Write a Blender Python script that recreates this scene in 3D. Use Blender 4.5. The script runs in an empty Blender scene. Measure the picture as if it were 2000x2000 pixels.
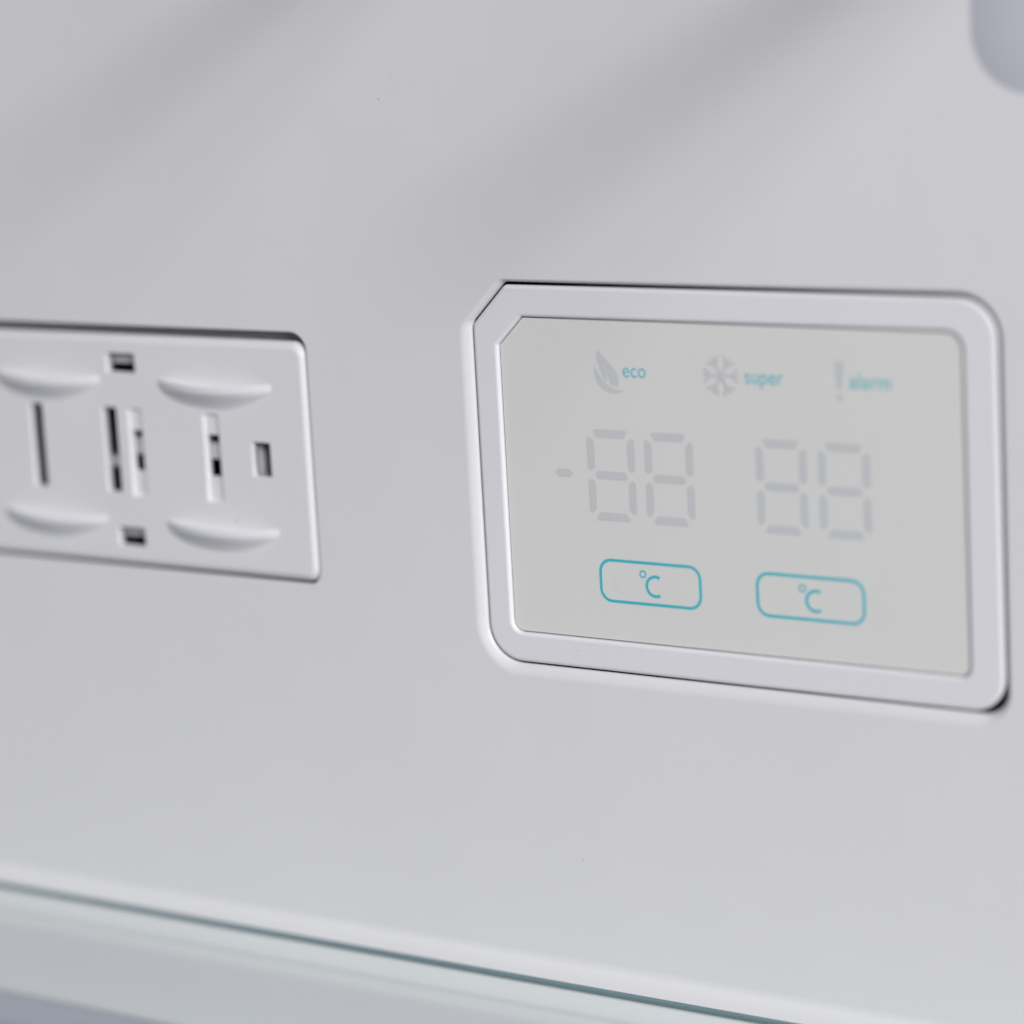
import bpy, bmesh, math, random
from mathutils import Matrix, Vector
from mathutils.geometry import tessellate_polygon

random.seed(7)
scene = bpy.context.scene
COL = scene.collection
MM = 0.001          # all lengths below are millimetres: X right, Z up along the wall, "out" = towards the room (-Y)

# ------------------------------------------------------------------ camera
cam_d = bpy.data.cameras.new('camera')
cam = bpy.data.objects.new('camera', cam_d)
COL.objects.link(cam)
# columns = camera right, up and back axes, in wall axes (right, up, out)
RW = ((0.8293685611640407, -0.06417875104835423, 0.555003493382305),
      (-0.05413722830350724, 0.9794742896219544, 0.19416301522478974),
      (-0.5560727922352459, -0.19107905139873751, 0.8088707225831924))
cam.matrix_world = Matrix((
    (RW[0][0], RW[0][1], RW[0][2], 268.88 * MM),
    (-RW[2][0], -RW[2][1], -RW[2][2], -459.07 * MM),
    (RW[1][0], RW[1][1], RW[1][2], 103.29 * MM),
    (0, 0, 0, 1)))
cam_d.sensor_width = 36.0
cam_d.lens = 108.0
cam_d.clip_start = 0.01
cam_d.clip_end = 20.0
cam_d.dof.use_dof = True
cam_d.dof.focus_distance = 0.5645
cam_d.dof.aperture_fstop = 6.0
cam_d.dof.aperture_blades = 8
scene.camera = cam

# ------------------------------------------------------------------ light
world = bpy.data.worlds.new('World')
scene.world = world
world.use_nodes = True
bg = world.node_tree.nodes['Background']
bg.inputs['Color'].default_value = (0.932, 0.947, 1.035, 1)
bg.inputs['Strength'].default_value = 0.16

def area_lamp(name, loc, target, size, power, color):
    d = bpy.data.lights.new(name, 'AREA')
    d.shape = 'DISK'
    d.size = size
    d.energy = power
    d.color = color
    o = bpy.data.objects.new(name, d)
    COL.objects.link(o)
    o.location = Vector((loc[0] * MM, -loc[2] * MM, loc[1] * MM))
    t = Vector((target[0] * MM, -target[2] * MM, target[1] * MM))
    o.rotation_euler = (t - o.location).to_track_quat('-Z', 'Y').to_euler()
    return o

KEY = area_lamp('key_lamp', (1500, 930, 1440), (-40, 0, 0), 0.27, 12.0, (0.985, 0.982, 0.99))
SIDE = area_lamp('side_lamp', (3600, 1840, 2790), (-60, 0, 0), 2.35, 190.0, (0.978, 0.9765, 0.998))

scene.view_settings.view_transform = 'Standard'
scene.view_settings.look = 'None'
scene.view_settings.exposure = 0.0
scene.view_settings.gamma = 1.0

# ------------------------------------------------------------------ materials
def plastic(name, col, rough=0.45, grain=0.02, bump=0.06, spec=0.45, sss=0.0):
    m = bpy.data.materials.new(name)
    m.use_nodes = True
    nt = m.node_tree
    b = nt.nodes['Principled BSDF']
    b.inputs['Roughness'].default_value = rough
    b.inputs['Specular IOR Level'].default_value = spec
    tc = nt.nodes.new('ShaderNodeTexCoord')
    fine = nt.nodes.new('ShaderNodeTexNoise')
    fine.inputs['Scale'].default_value = 4200
    fine.inputs['Detail'].default_value = 1.5
    big = nt.nodes.new('ShaderNodeTexNoise')
    big.inputs['Scale'].default_value = 18
    big.inputs['Detail'].default_value = 3
    nt.links.new(tc.outputs['Object'], fine.inputs['Vector'])
    nt.links.new(tc.outputs['Object'], big.inputs['Vector'])
    add = nt.nodes.new('ShaderNodeMath')
    add.operation = 'MULTIPLY_ADD'
    nt.links.new(big.outputs['Fac'], add.inputs[0])
    add.inputs[1].default_value = 0.5
    nt.links.new(fine.outputs['Fac'], add.inputs[2])
    mr = nt.nodes.new('ShaderNodeMapRange')
    mr.inputs['From Min'].default_value = 0.45
    mr.inputs['From Max'].default_value = 1.05
    mr.inputs['To Min'].default_value = 1 - grain
    mr.inputs['To Max'].default_value = 1 + grain
    nt.links.new(add.outputs[0], mr.inputs['Value'])
    mx = nt.nodes.new('ShaderNodeVectorMath')
    mx.operation = 'SCALE'
    mx.inputs[0].default_value = col[:3]
    nt.links.new(mr.outputs['Result'], mx.inputs['Scale'])
    nt.links.new(mx.outputs['Vector'], b.inputs['Base Color'])
    if bump:
        rip = nt.nodes.new('ShaderNodeTexNoise')
        rip.inputs['Scale'].default_value = 26
        rip.inputs['Detail'].default_value = 2
        nt.links.new(tc.outputs['Object'], rip.inputs['Vector'])
        b2 = nt.nodes.new('ShaderNodeBump')
        b2.inputs['Strength'].default_value = 0.35
        b2.inputs['Distance'].default_value = 0.0006
        nt.links.new(rip.outputs['Fac'], b2.inputs['Height'])
        bp = nt.nodes.new('ShaderNodeBump')
        nt.links.new(b2.outputs['Normal'], bp.inputs['Normal'])
        bp.inputs['Strength'].default_value = bump
        bp.inputs['Distance'].default_value = 0.00005
        nt.links.new(fine.outputs['Fac'], bp.inputs['Height'])
        nt.links.new(bp.outputs['Normal'], b.inputs['Normal'])
    return m

M = {}
M['wall'] = plastic('white_liner_plastic', (0.80, 0.80, 0.81), 0.37)
M['ledge'] = plastic('white_ledge_plastic', (0.90, 0.90, 0.90), 0.42)
M['bezel'] = plastic('white_bezel_plastic', (0.83, 0.826, 0.855), 0.38, bump=0.04)
M['panel'] = plastic('white_vent_plastic', (0.81, 0.81, 0.825), 0.42)
M['screen'] = plastic('grey_screen_film', (0.768, 0.770, 0.742), 0.5, grain=0.010, bump=0.02, spec=0.25)
M['ink_grey'] = plastic('grey_segment_ink', (0.645, 0.65, 0.66), 0.5, grain=0.02, bump=0, spec=0.25)
M['pad'] = plastic('warm_sensor_pad', (0.780, 0.768, 0.742), 0.5, grain=0.010, bump=0.02, spec=0.25)
M['ink_teal'] = plastic('teal_print_ink', (0.065, 0.53, 0.63), 0.5, grain=0.02, bump=0, spec=0.25)
M['cavity'] = plastic('dark_gap_shade', (0.045, 0.05, 0.068), 0.8, bump=0, spec=0.1)  # shade inside gaps and slots put into a near-black colour
M['clip'] = plastic('grey_clip_plastic', (0.6, 0.6, 0.63), 0.5, bump=0)
M['pale_clip'] = plastic('pale_clip_plastic', (0.78, 0.79, 0.77), 0.5, bump=0)
M['fitting'] = plastic('blue_grey_plastic', (0.59, 0.593, 0.645), 0.5)
M['shade_block'] = plastic('slate_ledge_shade', (0.45, 0.47, 0.55), 0.45)  # shade under the ledge put into a slate base colour
M['edge'] = plastic('teal_glass_edge', (0.10, 0.21, 0.235), 0.25, bump=0)
M['speck'] = plastic('dust_speck', (0.24, 0.24, 0.25), 0.8, bump=0, spec=0.1)

def glass_mat():
    m = bpy.data.materials.new('clear_shelf_glass')
    m.use_nodes = True
    nt = m.node_tree
    nt.nodes.clear()
    out = nt.nodes.new('ShaderNodeOutputMaterial')
    mix = nt.nodes.new('ShaderNodeMixShader')
    tr = nt.nodes.new('ShaderNodeBsdfTransparent')
    tr.inputs['Color'].default_value = (0.985, 0.998, 0.998, 1)
    gl = nt.nodes.new('ShaderNodeBsdfGlossy')
    gl.inputs['Roughness'].default_value = 0.03
    fr = nt.nodes.new('ShaderNodeFresnel')
    geo = nt.nodes.new('ShaderNodeNewGeometry')          # same Fresnel on the way in and on the way out
    ior = nt.nodes.new('ShaderNodeMapRange')
    ior.inputs['To Min'].default_value = 1.3
    ior.inputs['To Max'].default_value = 1 / 1.3
    nt.links.new(geo.outputs['Backfacing'], ior.inputs['Value'])
    nt.links.new(ior.outputs['Result'], fr.inputs['IOR'])
    nt.links.new(fr.outputs['Fac'], mix.inputs['Fac'])
    nt.links.new(tr.outputs[0], mix.inputs[1])
    nt.links.new(gl.outputs[0], mix.inputs[2])
    nt.links.new(mix.outputs[0], out.inputs['Surface'])
    return m
M['glass'] = glass_mat()

# ------------------------------------------------------------------ helpers
def P(x, z, out=0.0):
    return Vector((x * MM, -out * MM, z * MM))

def empty(name, x, z, out=0.0):
    o = bpy.data.objects.new(name, None)
    COL.objects.link(o)
    o.empty_display_size = 0.005
    o.location = P(x, z, out)
    return o

def tag(o, label=None, cat=None, group=None, kind=None):
    if label: o['label'] = label
    if cat: o['category'] = cat
    if group: o['group'] = group
    if kind: o['kind'] = kind
    return o

def link_mesh(name, bm, mat, parent=None, recalc=True):
    if recalc:
        bmesh.ops.recalc_face_normals(bm, faces=bm.faces[:])
    me = bpy.data.meshes.new(name)
    bm.to_mesh(me)
    bm.free()
    for mt in (mat if isinstance(mat, (list, tuple)) else [mat]):
        me.materials.append(mt)
    o = bpy.data.objects.new(name, me)
    COL.objects.link(o)
    if parent is not None:
        # parents sit unrotated, so subtracting their world location keeps world coordinates
        off = parent.location.copy()
        p = parent.parent
        while p is not None:
            off += p.location
            p = p.parent
        me.transform(Matrix.Translation(-off))
        o.parent = parent
    return o

def outline(pts, radii, d=0.0, seg=10):
    """Convex CCW polygon with rounded corners, offset outwards by d (one value, or one per edge)."""
    n = len(pts)
    ds = list(d) if isinstance(d, (list, tuple)) else [d] * n
    lines = []
    for i in range(n):
        a = Vector(pts[i]); b = Vector(pts[(i + 1) % n])
        t = (b - a).normalized()
        nrm = Vector((t.y, -t.x))
        lines.append((a + nrm * ds[i], t))
    res = []
    for i in range(n):
        p0, t0 = lines[i - 1]
        p1, t1 = lines[i]
        den = t0.x * t1.y - t0.y * t1.x
        s = ((p1 - p0).x * t1.y - (p1 - p0).y * t1.x) / den
        c = p0 + t0 * s
        r = max(radii[i] + (ds[i] + ds[i - 1]) / 2, 0.03)
        ang = math.acos(max(-1, min(1, t0.dot(t1))))
        L = r * math.tan(ang / 2)
        start = c - t0 * L
        n0 = Vector((-t0.y, t0.x))
        cen = start + n0 * r
        a0 = math.atan2((start - cen).y, (start - cen).x)
        for k in range(seg + 1):
            a = a0 + ang * k / seg
            res.append((cen.x + r * math.cos(a), cen.y + r * math.sin(a)))
    return res

def rect(x0, z0, x1, z1):
    return [(x0, z0), (x1, z0), (x1, z1), (x0, z1)]

def loop(bm, pts, out):
    return [bm.verts.new(P(x, z, out)) for x, z in pts]

def bridge(bm, a, b, smooth=True, mi=0):
    n = len(a)
    for i in range(n):
        f = bm.faces.new((a[i], a[(i + 1) % n], b[(i + 1) % n], b[i]))
        f.smooth = smooth
        f.material_index = mi

def sheet(bm, loops, mi=0):
    """flat sheet: first loop is the border, the rest are holes (lists of bm verts)"""
    flat = [v for l in loops for v in l]
    tris = tessellate_polygon([[Vector((v.co.x, v.co.z, 0)) for v in l] for l in loops])
    for t in tris:
        try:
            f = bm.faces.new([flat[i] for i in t])
            f.smooth = False
            f.material_index = mi
        except ValueError:
            pass

def fix_dir(bm):
    """face every face of an open shell to the side it is seen from (the room)"""
    bmesh.ops.recalc_face_normals(bm, faces=bm.faces[:])

def densify(pts, n):
    res = []
    for i in range(len(pts)):
        a = Vector(pts[i]); b = Vector(pts[(i + 1) % len(pts)])
        for k in range(n):
            res.append(tuple(a.lerp(b, k / n)))
    return res

def prism(bm, pts, out0, out1, bevel=0.0):
    a = loop(bm, pts, out1)
    b = loop(bm, pts, out0)
    bm.faces.new(a)
    bm.faces.new(b[::-1])
    bridge(bm, a, b, smooth=False)

def box(bm, x0, x1, z0, z1, o0, o1, bevel=0.0, seg=2):
    vs = [bm.verts.new(P(x, z, o)) for o in (o0, o1) for z in (z0, z1) for x in (x0, x1)]
    fs = []
    for q in ((0, 1, 3, 2), (4, 6, 7, 5), (0, 4, 5, 1), (2, 3, 7, 6), (0, 2, 6, 4), (1, 5, 7, 3)):
        fs.append(bm.faces.new([vs[i] for i in q]))
    if bevel:
        ed = list({e for f in fs for e in f.edges})
        bmesh.ops.bevel(bm, geom=ed, offset=bevel * MM, segments=seg, profile=0.5, affect='EDGES')

# ------------------------------------------------------------------ outlines shared by parts
BEZ = [(-53.0, -35.5), (52.25, -35.5), (52.25, 35.32), (-45.55, 35.32), (-53.0, 27.82)]
BEZ_R = [7.0, 6.2, 7.0, 1.6, 1.8]
SCR = [(-47.6, -29.8), (45.85, -29.8), (45.85, 29.45), (-42.25, 29.45), (-47.6, 24.15)]
SCR_R = [2.2, 2.0, 3.0, 0.8, 0.8]
VENT = rect(-262.0, -24.0, -92.25, 23.1)
VENT_R = [3.0, 3.0, 3.3, 3.0]
VGAP = rect(-262.6, -24.6, -91.8, 25.05)
VGAP_R = [3.4, 3.4, 3.8, 3.4]

# ------------------------------------------------------------------ back wall (liner)
WALL_Z0 = -88.0
bm = bmesh.new()
border = loop(bm, rect(-460, WALL_Z0, 300, 300), 0)

def pocket(pts, radii, lip, depth, back=True):
    rings = [loop(bm, outline(pts, radii, d), -y) for d, y in lip]
    for a, b in zip(rings, rings[1:]):
        bridge(bm, a, b)
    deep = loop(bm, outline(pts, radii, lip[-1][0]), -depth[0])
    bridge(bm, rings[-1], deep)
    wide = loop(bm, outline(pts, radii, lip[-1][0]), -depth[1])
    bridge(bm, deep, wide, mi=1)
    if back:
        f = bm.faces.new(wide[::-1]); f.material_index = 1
    return rings[0]

GAPS = (0.40, 0.46, 0.50, 0.40, 0.26)        # bottom, right, top, chamfer, left
LIPS = (0.95, 0.38, 0.30, 0.50, 1.0)
def lip_offset(w):
    return [g + w * k for g, k in zip(GAPS, LIPS)]
disp_lip = [(lip_offset(w), y) for w, y in ((2.5, 0.0), (2.1, 0.03), (1.7, 0.11), (1.25, 0.28), (0.8, 0.48),
                                            (0.42, 0.72), (0.15, 0.98), (0.0, 1.3))]
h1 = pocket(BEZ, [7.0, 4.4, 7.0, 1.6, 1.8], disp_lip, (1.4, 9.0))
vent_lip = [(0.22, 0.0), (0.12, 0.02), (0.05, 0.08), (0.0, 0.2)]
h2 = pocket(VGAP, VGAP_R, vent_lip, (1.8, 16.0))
sheet(bm, [border, h1, h2])
fix_dir(bm)
wall = link_mesh('back_wall', bm, [M['wall'], M['cavity']])
tag(wall, kind='structure')

def sweep(name, prof, mat, parent, x0=-460, x1=300):
    bm = bmesh.new()
    a = [bm.verts.new(P(x0, z, o)) for o, z in prof]
    b = [bm.verts.new(P(x1, z, o)) for o, z in prof]
    for i in range(len(prof) - 1):
        f = bm.faces.new((a[i], a[i + 1], b[i + 1], b[i]))
        f.smooth = True
    return link_mesh(name, bm, mat, parent)

def smooth_prof(pts, n=6):
    res = []
    for i in range(len(pts) - 1):
        p0 = Vector(pts[max(i - 1, 0)]); p1 = Vector(pts[i]); p2 = Vector(pts[i + 1]); p3 = Vector(pts[min(i + 2, len(pts) - 1)])
        for k in range(n):
            t = k / n
            res.append(tuple(0.5 * ((2 * p1) + (p2 - p0) * t + (2 * p0 - 5 * p1 + 4 * p2 - p3) * t * t + (3 * p1 - p0 - 3 * p2 + p3) * t ** 3)))
    res.append(pts[-1])
    return res

ridge = sweep('ridge', smooth_prof([(0, WALL_Z0), (-0.06, -91.0), (-0.26, -92.6), (-0.2, -93.6), (0.14, -94.2), (0.6, -94.7), (1.3, -95.15),
                                    (2.1, -95.5), (2.8, -95.78), (3.2, -96.08), (3.35, -96.6), (3.35, -100.0)]), M['wall'], wall)
ledge = sweep('ledge', smooth_prof([(3.4, -96.75), (5.0, -96.8), (5.6, -97.4), (6.7, -98.95), (7.8, -100.5), (8.6, -101.6), (8.95, -102.3), (9.1, -103.3),
                                    (9.2, -105), (9.4, -110), (9.6, -117.2), (9.2, -117.8), (8.0, -118.0), (2.0, -118.2), (2.0, -200)]), M['ledge'], wall)

# ------------------------------------------------------------------ glass shelf on its ledge
shelf = empty('glass_shelf', -50, -98.2, 130)
tag(shelf, 'clear glass shelf with thin dark teal rear edge below the display', 'shelf')
bm = bmesh.new()
prof = [(5.15, -95.8), (300, -95.8), (300, -98.8), (8.4, -98.8), (5.15, -96.2)]     # rear lower arris ground to a chamfer
ea = [bm.verts.new(P(-455, z, o)) for o, z in prof]
eb = [bm.verts.new(P(295, z, o)) for o, z in prof]
bm.faces.new(ea); bm.faces.new(eb[::-1])
bridge(bm, ea, eb, False)
link_mesh('pane', bm, M['glass'], shelf)
bm = bmesh.new()
box(bm, -455, 295, -96.35, -95.8, 3.5, 5.1, 0.1)
link_mesh('rear_edge', bm, M['edge'], shelf)

# block under the shelf, its slate colour stands in for shade below the ledge
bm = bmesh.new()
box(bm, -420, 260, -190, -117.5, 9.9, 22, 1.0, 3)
shade_block = link_mesh('shade_block', bm, M['shade_block'])
tag(shade_block, 'slate grey block coloured as the shade under the glass shelf at the lower left corner', 'shade_block')

# ------------------------------------------------------------------ air vent cover
vent = empty('air_vent', -177, -24, 0)
tag(vent, 'white rectangular air vent cover with slots and curved fins at left', 'vent')
TH = 2.0
bm = bmesh.new()
edge = [(0, 1.8), (0, 1.45), (-0.1, 1.12), (-0.4, 0.72), (-0.8, 0.36), (-1.15, 0.11), (-1.5, 0.0)]
rings = [loop(bm, outline(VENT, VENT_R, d), -y) for d, y in edge]
back = loop(bm, outline(VENT, VENT_R, -0.9), -TH)
bridge(bm, back, rings[0])
for a, b in zip(rings, rings[1:]):
    bridge(bm, a, b)
holes_f, holes_b = [], []
def through(x0, x1, z0, z1):
    r = [0.25] * 4
    a = loop(bm, outline(rect(x0, z0, x1, z1), r, 0.14, 3), 0)
    b = loop(bm, outline(rect(x0, z0, x1, z1), r, 0.0, 3), -0.14)
    c = loop(bm, outline(rect(x0, z0, x1, z1), r, 0.0, 3), -TH)
    bridge(bm, a, b); bridge(bm, b, c)
    holes_f.append(a); holes_b.append(c)
def groove(x0, x1, z0, z1, hz0, hz1, d=0.7):
    r = [0.25] * 4
    a = loop(bm, outline(rect(x0, z0, x1, z1), r, 0.14, 3), 0)
    b = loop(bm, outline(rect(x0, z0, x1, z1), r, 0.0, 3), -0.14)
    c = loop(bm, outline(rect(x0, z0, x1, z1), r, 0.0, 3), -d)
    h = loop(bm, outline(rect(x0 + 0.06, hz0, x1 - 0.06, hz1), r, 0.0, 3), -d)
    k = loop(bm, outline(rect(x0 + 0.06, hz0, x1 - 0.06, hz1), r, 0.0, 3), -TH)
    bridge(bm, a, b); bridge(bm, b, c); bridge(bm, h, k)
    sheet(bm, [c, h])
    holes_f.append(a); holes_b.append(k)
through(-142.8, -135.4, 15.5, 19.35)
through(-143.1, -136.05, -20.0, -16.3)
through(-164.7, -161.25, -9.1, 8.2)
through(-144.9, -141.2, -9.1, 8.25)
groove(-138.15, -134.7, -9.6, 8.2, -4.5, 3.8)
groove(-118.7, -114.9, -9.45, 8.05, -4.6, 3.85)
through(-106.75, -102.3, -3.75, 3.0)
sheet(bm, [rings[-1]] + holes_f)
sheet(bm, [back] + holes_b)
fa = loop(bm, outline(VENT, VENT_R, 1.75), -7.0)          # flange added behind the gap to lighten it
fb = loop(bm, outline(VENT, VENT_R, -0.9), -7.0)
bridge(bm, fa, fb, False)
bridge(bm, fb, back, False)
link_mesh('panel', bm, M['panel'], vent)

def fin(x0, x1, z0, z1, sag=2.9, drop=3.5):
    """half-disc fin standing out of the panel: circular segment with chord x0..x1"""
    c = (x1 - x0) / 2
    R = (c * c + sag * sag) / (2 * sag)
    a = math.asin(c / R)
    cx = (x0 + x1) / 2
    bm = bmesh.new()
    n = 40
    sec = [(z0, -0.25), (z0 + 0.05, -0.08), (z0 + 0.25, 0), (z1 - 0.25, 0), (z1 - 0.05, -0.08), (z1, -0.25)]
    rows = []
    for i in range(n + 1):
        t = -a + 2 * a * i / n
        p = (R + 0) * math.cos(t) - (R - sag)             # how far the edge stands out here
        x = cx + R * math.sin(t)
        pp = max(p, 0) / sag
        dz = -0.6 * pp                                   # the lip droops a little towards its middle
        skirt = drop * (pp if t > 0 else max(pp, 0.001) ** 0.45)   # underside runs out slowly to the left, in a point to the right
        row = [bm.verts.new(P(x, z0 + dz - skirt * k, p * q - 0.1)) for k, q in ((1.05, 0.0), (0.82, 0.1), (0.58, 0.31), (0.34, 0.58), (0.12, 0.86))]
        for z, dr in sec:
            row.append(bm.verts.new(P(cx + (R + dr) * math.sin(t), z + dz, (R + dr) * math.cos(t) - (R - sag))))
        row.append(bm.verts.new(P(cx + (R - 0.25) * math.sin(t), z1 + dz - 0.23 * max(p, 0), -0.25)))
        rows.append(row)
    for i in range(n):
        for k in range(len(rows[0]) - 1):
            f = bm.faces.new((rows[i][k], rows[i][k + 1], rows[i + 1][k + 1], rows[i + 1][k]))
            f.smooth = k < 4 or 5 <= k < len(rows[0]) - 2
    return link_mesh('fin', bm, M['panel'], vent)
fin(-129.6, -100.9, 12.95, 14.65)
fin(-130.0, -101.3, -15.6, -14.0)
fin(-173.4, -144.8, 13.05, 14.7)
fin(-173.8, -145.4, -15.55, -14.05)

def clip(x0, x1, z0, z1, o0, o1, mat='clip'):
    bm = bmesh.new()
    box(bm, x0, x1, z0, z1, o0, o1, 0.3)
    return link_mesh('clip', bm, M[mat], vent)
clip(-146.5, -134.5, 16.9, 18.75, -7.0, -2.8)
clip(-146.5, -134.5, -18.7, -17.2, -7.0, -2.8)
clip(-140.3, -134.9, -1.6, 1.9, -6.0, -2.7, 'pale_clip')
clip(-120.6, -115.2, -1.5, 1.8, -6.0, -2.7, 'pale_clip')
clip(-111.6, -107.0, -4.6, 2.2, -6.5, -2.9, 'clip')
clip(-146.8, -143.3, -4.4, -2.2, -7.0, -2.6, 'clip')

# ------------------------------------------------------------------ control display
disp = empty('control_display', 0, -35.45, 0)
tag(disp, 'white control display with grey screen, blank digit segments and teal print', 'display')
BF = -0.35                                   # bezel front, slightly below the wall face
bm = bmesh.new()
outer = [(-1.2, -1.6), (0, -1.15), (-0.05, -0.85), (-0.16, -0.62), (-0.32, -0.48), (-0.56, -0.385), (-0.8, BF)]
rings = [loop(bm, outline(BEZ, BEZ_R, d), y) for d, y in outer]
for a, b in zip(rings, rings[1:]):
    bridge(bm, a, b)
inner = [(0.75, BF), (0.55, -0.38), (0.35, -0.47), (0.17, -0.62), (0.08, -0.82), (0.05, -1.05), (0.05, -3.0)]
irings = [loop(bm, outline(SCR, SCR_R, d), y) for d, y in inner]
for a, b in zip(irings, irings[1:]):
    bridge(bm, a, b)
sheet(bm, [rings[-1], irings[0]])
bridge(bm, rings[0], loop(bm, outline(BEZ, BEZ_R, -1.4), -3.0))
link_mesh('bezel', bm, M['bezel'], disp)

SF = -0.95                                   # screen front
bm = bmesh.new()
a = loop(bm, outline(SCR, SCR_R, -0.2), SF - 2.0)
b = loop(bm, outline(SCR, SCR_R, -0.2), SF - 0.08)
c = loop(bm, outline(SCR, SCR_R, -0.27), SF)
bridge(bm, a, b, False); bridge(bm, b, c, False)
sheet(bm, [c])
screen = link_mesh('screen', bm, M['screen'], disp)

# flat print on the screen
INK = SF + 0.03
PRINT = (-0.56, -0.2)                        # where the printed sheet sits in the frame
def ink_loop(bm, pts, out):
    return loop(bm, [(x + PRINT[0], z + PRINT[1]) for x, z in pts], out)
def decal(name, polys, mat, parent, step=0.008):
    bm = bmesh.new()
    for i, p in enumerate(polys):
        vs = ink_loop(bm, p, INK + i * step)
        if len(p) > 4:
            sheet(bm, [vs])
        else:
            bm.faces.new(vs)
    for f in bm.faces:
        if f.normal.y > 0:
            f.normal_flip()
    bmesh.ops.recalc_face_normals(bm, faces=bm.faces[:])
    return link_mesh(name, bm, M[mat], parent)

def stroke(center, width, closed=False):
    """list of quads along a centre line, as two joined edge loops"""
    n = len(center)
    L, Rr = [], []
    for i in range(n):
        a = Vector(center[i - 1] if (closed or i > 0) else center[i])
        b = Vector(center[(i + 1) % n] if (closed or i < n - 1) else center[i])
        t = (b - a).normalized()
        nn = Vector((-t.y, t.x)) * width / 2
        p = Vector(center[i])
        L.append(tuple(p + nn)); Rr.append(tuple(p - nn))
    return L, Rr

def stroke_mesh(name, centers, widths, closed, mat, parent):
    bm = bmesh.new()
    for c, w, cl in zip(centers, widths, closed):
        L, Rr = stroke(c, w, cl)
        a = ink_loop(bm, L, INK); b = ink_loop(bm, Rr, INK)
        n = len(c)
        for i in range(n if cl else n - 1):
            j = (i + 1) % n
            bm.faces.new((a[i], a[j], b[j], b[i]))
    return link_mesh(name, bm, M[mat], parent)

def seg_h(cx, cz, kind):
    if kind == 'top':
        p = [(-3.6, 0.42), (-2.85, -0.78), (2.85, -0.78), (3.6, 0.42), (3.3, 0.78), (-3.3, 0.78)]
    elif kind == 'mid':
        p = [(-3.55, 0.1), (-2.95, -0.76), (2.95, -0.76), (3.55, -0.1), (2.95, 0.76), (-2.95, 0.76)]
    else:
        p = [(-3.6, -0.42), (-3.3, -0.78), (3.3, -0.78), (3.6, -0.42), (2.85, 0.78), (-2.85, 0.78)]
    return outline([(cx + x, cz + z) for x, z in p], [0.25] * 6, 0, 3)

def seg_v(cx, cz, side, up):
    s = side; u = up
    p = [(-0.78 * s, 2.75 * u), (-0.3 * s, 3.25 * u), (0.2 * s, 2.95 * u), (0.78 * s, 2.2 * u),
         (0.78 * s, -2.5 * u), (0.0 * s, -3.15 * u), (-0.78 * s, -2.6 * u)]
    if s * u > 0:
        p = p[::-1]
    return outline([(cx + x, cz + z) for x, z in p], [0.25] * 7, 0, 3)

def digit(c):
    for cz, kd in ((8.86, 'top'), (1.2, 'mid'), (-6.42, 'bot')):
        decal('segment', [seg_h(c, cz, kd)], 'ink_grey', screen)
    for s in (1, -1):
        decal('segment', [seg_v(c - 4.28 * s, 5.05, s, 1)], 'ink_grey', screen)
        decal('segment', [seg_v(c - 4.28 * s, -2.65, s, -1)], 'ink_grey', screen)
for c in (-23.9, -11.72, 11.1, 23.43):
    digit(c)
decal('segment', [outline([(-36.25, 1.2), (-35.3, 0.44), (-32.9, 0.44), (-32.1, 1.2), (-32.9, 1.96), (-35.3, 1.96)], [0.4] * 6, 0, 4)], 'ink_grey', screen)

# leaf
def curve_pts(pts, n=5, closed=False):
    return smooth_prof(pts, n)
blade = curve_pts([(-25.75, 24.15), (-24.9, 23.35), (-23.45, 21.95), (-22.3, 20.75), (-21.62, 19.7), (-21.38, 18.5), (-21.62, 17.5)], 4) \
    + curve_pts([(-22.7, 17.78), (-23.25, 18.05), (-23.45, 18.75), (-23.95, 19.7), (-23.95, 18.85), (-23.72, 18.35), (-24.45, 18.9), (-25.0, 19.6)], 2) \
    + curve_pts([(-25.05, 19.75), (-25.35, 20.8), (-25.8, 21.8), (-25.98, 22.9)], 3)
crescent = curve_pts([(-26.6, 21.25), (-26.62, 20.2), (-26.35, 18.95), (-25.7, 17.7), (-24.6, 16.8), (-23.3, 16.36), (-22.0, 16.38), (-20.0, 16.9)], 4) \
    + curve_pts([(-21.0, 16.95), (-22.1, 17.1), (-23.35, 17.6), (-24.35, 18.35), (-25.3, 19.4), (-26.0, 20.4)], 4)
bm = bmesh.new()
for p in (blade, crescent):
    sheet(bm, [ink_loop(bm, p, INK)])
link_mesh('leaf_symbol', bm, M['ink_grey'], screen)

# snowflake
bm = bmesh.new()
sx, sz = -0.2, 20.45
lev = 0
def bar(x0, z0, x1, z1, w):
    global lev
    a = Vector((x0, z0)); b = Vector((x1, z1)); t = (b - a).normalized(); n = Vector((-t.y, t.x)) * w / 2
    bm.faces.new(ink_loop(bm, [tuple(a - n), tuple(b - n), tuple(b + n), tuple(a + n)], INK + 0.006 * lev))
    lev += 1
for k in range(6):
    th = math.radians(60 * k)
    u = Vector((math.cos(th), math.sin(th)))
    bar(sx + 0.1 * u.x, sz + 0.1 * u.y, sx + 3.55 * u.x, sz + 3.55 * u.y, 0.5)
    for s in (1, -1):
        d = Vector((math.cos(th + s * 0.75), math.sin(th + s * 0.75)))
        b0 = Vector((sx, sz)) + u * 2.05
        b1 = b0 + d * 1.75
        bar(b0.x, b0.y, b1.x, b1.y, 0.5)
link_mesh('snowflake_symbol', bm, M['ink_grey'], screen)

# exclamation mark
dot = [(23.05 + 0.62 * math.cos(t * math.pi / 10), 17.6 + 0.62 * math.sin(t * math.pi / 10)) for t in range(20)]
decal('exclamation_mark', [outline([(22.6, 18.95), (23.55, 18.95), (24.1, 23.85), (22.05, 23.85)], [0.2] * 4, 0, 3), dot], 'ink_grey', screen)

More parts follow.
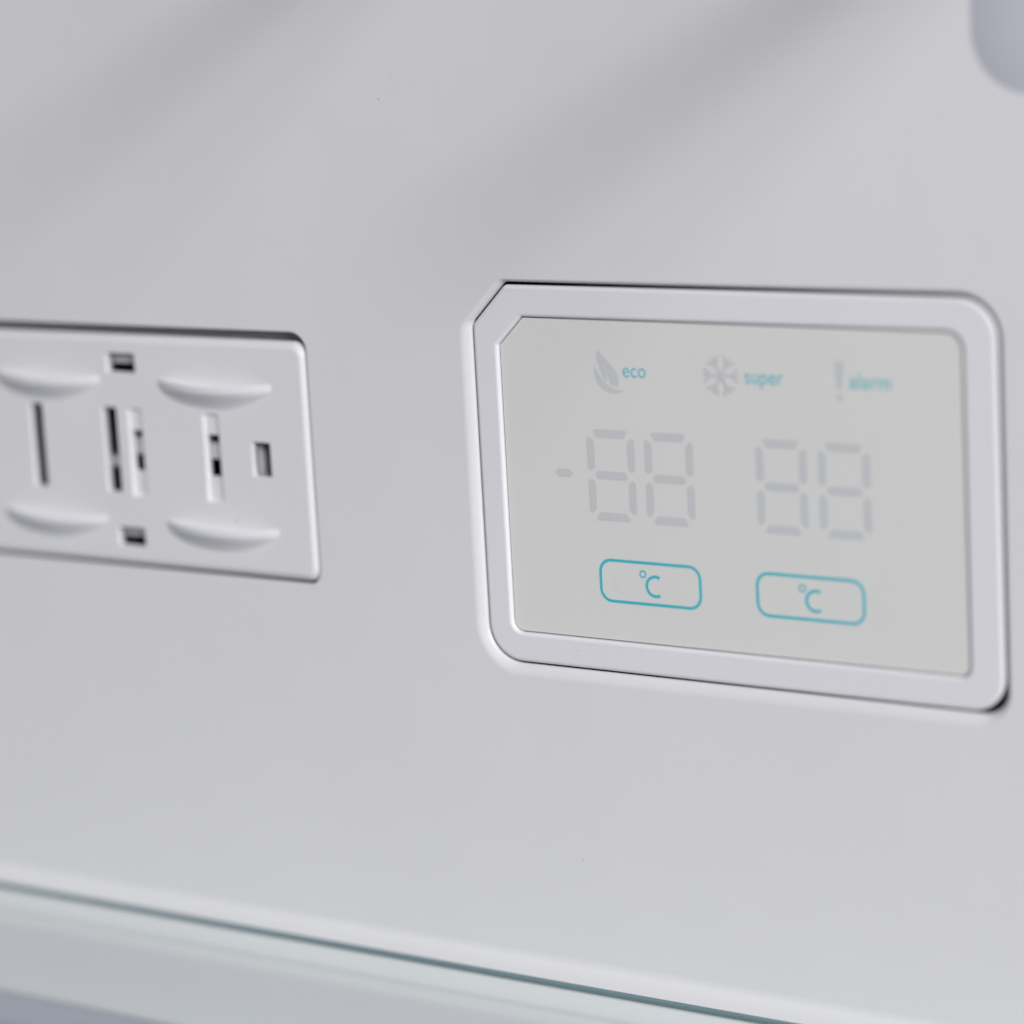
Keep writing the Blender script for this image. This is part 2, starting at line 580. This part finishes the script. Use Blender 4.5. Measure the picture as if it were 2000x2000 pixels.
# words
def word(txt, x0, x1, zbase, xheight):
    cu = bpy.data.curves.new('lettering', 'FONT')
    cu.body = txt
    cu.size = 1.0
    cu.offset = -0.003
    cu.resolution_u = 6
    o = bpy.data.objects.new('lettering', cu)
    COL.objects.link(o)
    dg = bpy.context.evaluated_depsgraph_get()
    me = bpy.data.meshes.new_from_object(o.evaluated_get(dg))
    COL.objects.unlink(o)
    bpy.data.objects.remove(o)
    xs = [v.co.x for v in me.vertices]
    lo, hi = min(xs), max(xs)
    sx = (x1 - x0) / (hi - lo)
    global XH
    if txt == 'eco':
        XH = max(v.co.y for v in me.vertices)            # x-height of the built-in face
    sz = xheight / XH
    for v in me.vertices:
        v.co = P(x0 + PRINT[0] + (v.co.x - lo) * sx, zbase + PRINT[1] + v.co.y * sz, INK)
    bm = bmesh.new(); bm.from_mesh(me)
    bpy.data.meshes.remove(me)
    return link_mesh('lettering', bm, M['ink_teal'], screen)
word('eco', -20.55, -15.75, 19.38, 1.72)
word('super', 4.5, 12.1, 19.25, 1.75)
word('alarm', 24.95, 32.8, 19.25, 1.75)

# the two touch fields
def arc(cx, cz, rx, rz, a0, a1, n):
    return [(cx + rx * math.cos(math.radians(a0 + (a1 - a0) * i / n)), cz + rz * math.sin(math.radians(a0 + (a1 - a0) * i / n))) for i in range(n + 1)]
def touch_field(x0, x1, cx_deg, cx_c):
    fr = outline(rect(x0, -22.1, x1, -14.47), [2.3] * 4, 0, 10)
    o = stroke_mesh('button_outline', [fr], [0.56], [True], 'ink_teal', screen)
    for px in (x0 + 5.3, x1 - 4.9):                       # faint warm sensor pads
        decal('sensor_pad', [arc(px, -18.6, 2.7, 2.0, 0, 345, 23)], 'pad', screen)
    ring = arc(cx_deg, -16.58, 0.59, 0.6, 0, 345, 23)
    stroke_mesh('degree_symbol', [ring], [0.3], [True], 'ink_teal', screen)
    stroke_mesh('lettering', [arc(cx_c, -18.72, 1.85, 1.83, 60, 300, 28)], [0.57], [False], 'ink_teal', screen)
touch_field(-27.35, -6.32, -18.3, -15.72)
touch_field(5.35, 26.42, 14.4, 17.0)

# ------------------------------------------------------------------ grey fitting in the top right corner
bm = bmesh.new()
FIT = rect(49.1, 68.6, 140, 170)
fr_ = [10.5] * 4
prof = [(0.0, 0.0)] + [(-9.0 * t / 8, 0.0 + 0.7 * (1 - (1 - t / 8) ** 2)) for t in range(1, 9)]
rr = [loop(bm, outline(FIT, fr_, d, 14), o) for d, o in prof]
for a, b in zip(rr, rr[1:]):
    bridge(bm, a, b)
sheet(bm, [rr[-1]])
fit = link_mesh('wall_fitting', bm, M['fitting'])
tag(fit, 'blue grey rounded fitting on the wall at the top right corner', 'fitting')

# ------------------------------------------------------------------ unseen arms added above the view to cast soft diagonal wall shadows
arm = None
for x, z, ln, w, lab in ((90, 126, 142, 9.5, 'white shadow-casting arm added above the display, just over the picture edge'),
                         (-20, 129, 136, 5.5, 'white shadow-casting arm added to the left above the air vent, over the picture edge')):
    root = empty('shadow_arm', x, z, 0)
    tag(root, lab, 'shadow arm', 'added arms that cast shadows on the wall')
    bm = bmesh.new()
    box(bm, x - w / 2, x + w / 2, z - 2.5, z + 2.5, 3.0, ln, 1.5, 3)
    link_mesh('arm', bm, M['wall'], root)
    bm = bmesh.new()
    box(bm, x - 9, x + 9, z - 9, z + 9, 0.0, 3.0, 1.0, 3)
    link_mesh('mounting_plate', bm, M['wall'], root)

# ------------------------------------------------------------------ dust specks
bm = bmesh.new()
def speck(x, z, out, r, asp=1.0, rot=0.0):
    pts = []
    for i in range(7):
        a = i / 7 * 2 * math.pi
        q = r * random.uniform(0.7, 1.2)
        px, pz = q * asp * math.cos(a), q * math.sin(a)
        pts.append((x + px * math.cos(rot) - pz * math.sin(rot), z + px * math.sin(rot) + pz * math.cos(rot)))
    lo = loop(bm, pts, out)
    top = bm.verts.new(P(x, z, out + r * 0.5))
    for i in range(7):
        bm.faces.new((lo[i], lo[(i + 1) % 7], top))
speck(-70.86, 69.17, 0.0, 0.09, 3.5, -0.8)
speck(-67.6, 73.7, 0.0, 0.10)
speck(-33.27, -32.23, BF, 0.09)
speck(-30.41, -30.88, BF, 0.07)
speck(-111.8, -13.07, 0.0, 0.25)
speck(-34.4, -72.5, 0.0, 0.13)
for i in range(9):
    speck(random.uniform(0, 9), random.uniform(-88.0, -86.6), 0.0, random.uniform(0.04, 0.08))
for i in range(16):
    speck(random.uniform(-150, 55), random.uniform(-80, 85), 0.0 if True else 0, random.uniform(0.03, 0.06))
tag(link_mesh('dust', bm, M['speck']), 'tiny dark dust specks scattered on the white wall and bezel', kind='stuff')
